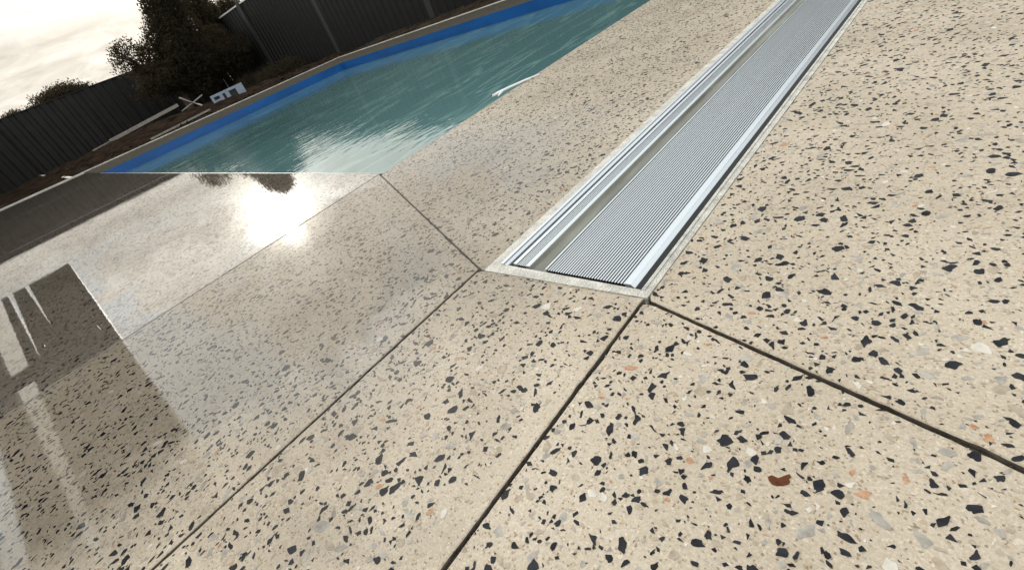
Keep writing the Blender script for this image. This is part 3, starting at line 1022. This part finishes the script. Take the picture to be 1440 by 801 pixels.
# round distant gum over the left fence
b3 = pol(83.0, 0, 120); b3.z = 0
tree('round spreading distant tree rising above the left fence', b3,
     [([b3, pol(83.3, 1.8, 120), pol(83.0, 3.6, 120)], [.4, .3, .1]), ([pol(83.3, 1.8, 120), pol(84.4, 3.4, 120)], [.2, .07]), ([pol(83.3, 2, 120), pol(81.9, 3.6, 120)], [.2, .07])],
     [((pol(84.3, 3.15, 120)), (1.2, 1.3, .75), 2.2), ((pol(83.0, 3.6, 120)), (1.2, 1.25, .62), 2.2), ((pol(81.9, 3.3, 120)), (1.1, 1.0, .5), 1.6), ((pol(83.2, 2.2, 120)), (1.6, 2.6, .5), 1.2)], 12000, .085, M_LEAF2, 13)
b4 = pol(86.8, 0, 150); b4.z = 0
tree('small low treetop at the far left above the fence', b4,
     [([b4, pol(86.8, 3, 150)], [.3, .1])], [((pol(86.9, 3.15, 150)), (.9, 1.0, .55), 1), ((pol(86.0, 2.9, 150)), (.7, .6, .35), .5)], 5000, .09, M_LEAF2, 17)
# low scrub along the foot of the back fence
rs_ = random.Random(5)
b5 = V(-40.0, 13.6, 0)
tree('low dark scrub along the foot of the back fence behind the pale crate', b5,
     [([b5, b5 + Vector((0, 0, .5))], [.02, .008])],
     [((b5 + Vector((rs_.uniform(-1.5, 3.0), rs_.uniform(.2, 1.2), .12))), (.5, .35, .22), 1) for _ in range(8)], 9000, .03, M_LEAF, 21, 'bush')

# ------------------------------------------------------------------ odds and ends by the soil
m = MB(); m.obox(V(-38, 5.0, .44), V(-37.6, 9.35, .80), .16, .075)
tag(m.build('timber_board', M_WOOD), 'long pale grey board lying on the soil against the left fence', 'board')
m = MB(); m.obox(V(-40.5, 4.2, .30), V(-40.2, 8.6, .66), .10, .03)
tag(m.build('timber_board', M_WOOD), 'narrower dark board lying behind the long pale board', 'board')
m = MB(); m.obox(V(-27.6, 5.0, .03), V(-28.3, 8.2, .14), .04, .03)
tag(m.build('timber_batten', M_WOOD), 'short thin batten lying on red soil beside the deck edge', 'batten')
m = MB(); m.tube([V(-36, 9.28, 1.13), V(-36, 9.65, .72), V(-35.5, 9.95, .38), V(-34.8, 10.0, .10)], [.022, .026, .024, .02], 7)
tag(m.build('branch', M_WOOD, smooth=True), 'bent pale stick leaning down to the right across another stick', 'stick')
m = MB(); m.tube([V(-36.6, 9.1, .40), V(-36.3, 9.9, .60), V(-36, 10.55, .80)], [.02, .02, .016], 7)
tag(m.build('branch', M_WOOD, smooth=True), 'straight pale stick crossed under the bent stick', 'stick')

# pale blue crate with openings, on its side
cr_ = tag(empty('plastic_crate', V(-31, 10.3, 0)), 'pale blue plastic crate with dark slots on the soil by the far pool corner', 'crate')
inv = Matrix.Translation(-cr_.location)
ca, cb = V(-31.2, 9.42, -.02), V(-30.6, 11.15, .03)
dv = (cb - ca); Lc = dv.length; dv.normalize(); up = Vector((0, 0, 1)); th = Vector((dv.y, -dv.x, 0)) * .012
Hc = .62 * S
m = MB()


def plate(s0, s1, h0, h1, off=0.0, k=1.0, mb=None):
    q = [ca + dv * s + up * h + th * off for s, h in ((s0, h0), (s1, h0), (s1, h1), (s0, h1))]
    (mb or m).add([p - th * k for p in q] + [p + th * k for p in q], [(0, 3, 2, 1), (4, 5, 6, 7), (0, 1, 5, 4), (1, 2, 6, 5), (2, 3, 7, 6), (3, 0, 4, 7)])


plate(0, Lc, 0, .055); plate(0, Lc, Hc - .05, Hc)
for s0, s1 in ((0, .06), (.19, .27), (.335, .43), (.60, Lc)):
    plate(s0, s1, .055, Hc - .05)
plate(.06, .19, .11, .15)
m.build('crate_side', M_PAPER, cr_).matrix_parent_inverse = inv
m = MB(); bk = -th.normalized() * .28
q = [ca, cb, cb + bk, ca + bk]
for h0, h1 in ((.0, .012), (Hc - .012, Hc)):
    m.add([p + up * h0 for p in q] + [p + up * h1 for p in q], [(0, 3, 2, 1), (4, 5, 6, 7), (0, 1, 5, 4), (1, 2, 6, 5), (2, 3, 7, 6), (3, 0, 4, 7)])
m.build('crate_body', M_PAPER, cr_).matrix_parent_inverse = inv
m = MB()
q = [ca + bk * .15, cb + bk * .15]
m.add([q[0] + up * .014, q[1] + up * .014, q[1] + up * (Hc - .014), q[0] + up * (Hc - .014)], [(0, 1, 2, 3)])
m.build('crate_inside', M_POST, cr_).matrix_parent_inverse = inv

# white strip hanging out over the water from the pool edge
m = MB()
sp_ = [V(-3.36, 3.93, .012), V(-3.44, 3.80, .014), V(-3.53, 3.66, .013), V(-3.60, 3.53, .010), V(-3.625, 3.47, .004)]
m.tube(sp_, [.003, .0045, .005, .006, .006], 8)
m.tube([V(-3.57, 3.57, .010), V(-3.575, 3.50, -.006), V(-3.57, 3.485, -.01)], [.004, .004, .003], 7)
tag(m.build('plastic_strip', M_WHITE, smooth=True), 'white plastic strip sticking out over the water from the pool edge', 'strip')

# loose stones and clods on the soil strip
rg = random.Random(31)
cl = MB()
for i in range(900):
    if rg.random() < .6:
        x = rg.uniform(-25.5, -6); yy = rg.uniform(14.8, 17.6); z = -.04 + .04 * (yy - 14.66)
    else:
        x = rg.uniform(-44, -26); yy = rg.uniform(2, 15); z = .1 * min(1, (-25.7 - x) / 3)
    r = rg.uniform(.012, .05)
    c = V(x, yy, z)
    vs = [c + Vector((math.cos(a) * r * rg.uniform(.6, 1.1), math.sin(a) * r * rg.uniform(.6, 1.1), 0)) for a in (0, 1.26, 2.5, 3.8, 5.0)]
    vs += [c + Vector((0, 0, r * .8)), c - Vector((0, 0, r * .8))]
    cl.add(vs, [(k, (k + 1) % 5, 5) for k in range(5)] + [((k + 1) % 5, k, 6) for k in range(5)])
tag(cl.build('soil_clods', M_DIRT), 'loose clods and stones strewn over the bare soil by the fences', 'soil', kind='stuff')

# ------------------------------------------------------------------ patio roof behind the camera, mirrored in the wet deck
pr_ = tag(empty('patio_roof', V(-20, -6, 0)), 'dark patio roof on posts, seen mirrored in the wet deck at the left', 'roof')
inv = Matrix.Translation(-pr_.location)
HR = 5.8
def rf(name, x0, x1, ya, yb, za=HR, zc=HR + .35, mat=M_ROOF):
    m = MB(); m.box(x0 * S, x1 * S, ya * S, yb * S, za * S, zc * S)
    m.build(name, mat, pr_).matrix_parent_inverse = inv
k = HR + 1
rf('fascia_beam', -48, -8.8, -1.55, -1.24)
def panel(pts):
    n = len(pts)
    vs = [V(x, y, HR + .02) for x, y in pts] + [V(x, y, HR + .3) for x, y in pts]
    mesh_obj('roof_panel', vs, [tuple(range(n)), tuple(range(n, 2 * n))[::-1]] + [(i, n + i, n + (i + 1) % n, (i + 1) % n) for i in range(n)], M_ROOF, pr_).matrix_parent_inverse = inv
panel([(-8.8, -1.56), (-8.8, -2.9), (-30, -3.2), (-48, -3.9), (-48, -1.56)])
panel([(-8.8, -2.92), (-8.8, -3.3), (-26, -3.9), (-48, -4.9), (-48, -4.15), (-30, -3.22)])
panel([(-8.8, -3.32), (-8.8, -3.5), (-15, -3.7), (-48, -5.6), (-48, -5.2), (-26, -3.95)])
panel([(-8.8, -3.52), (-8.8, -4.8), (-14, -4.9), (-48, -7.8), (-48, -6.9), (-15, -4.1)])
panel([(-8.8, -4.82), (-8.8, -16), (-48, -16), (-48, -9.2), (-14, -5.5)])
m = MB(); m.add([V(x, y, HR + .33) for x, y in ((-14, -3.45), (-48, -5.5), (-48, -7.1), (-14, -4.3))], [(0, 1, 2, 3)])  # unseen sheet added to soften the sky gap mirrored in the deck
m.build('added_translucent_sheet', M_ADDED_SHEET, pr_).matrix_parent_inverse = inv
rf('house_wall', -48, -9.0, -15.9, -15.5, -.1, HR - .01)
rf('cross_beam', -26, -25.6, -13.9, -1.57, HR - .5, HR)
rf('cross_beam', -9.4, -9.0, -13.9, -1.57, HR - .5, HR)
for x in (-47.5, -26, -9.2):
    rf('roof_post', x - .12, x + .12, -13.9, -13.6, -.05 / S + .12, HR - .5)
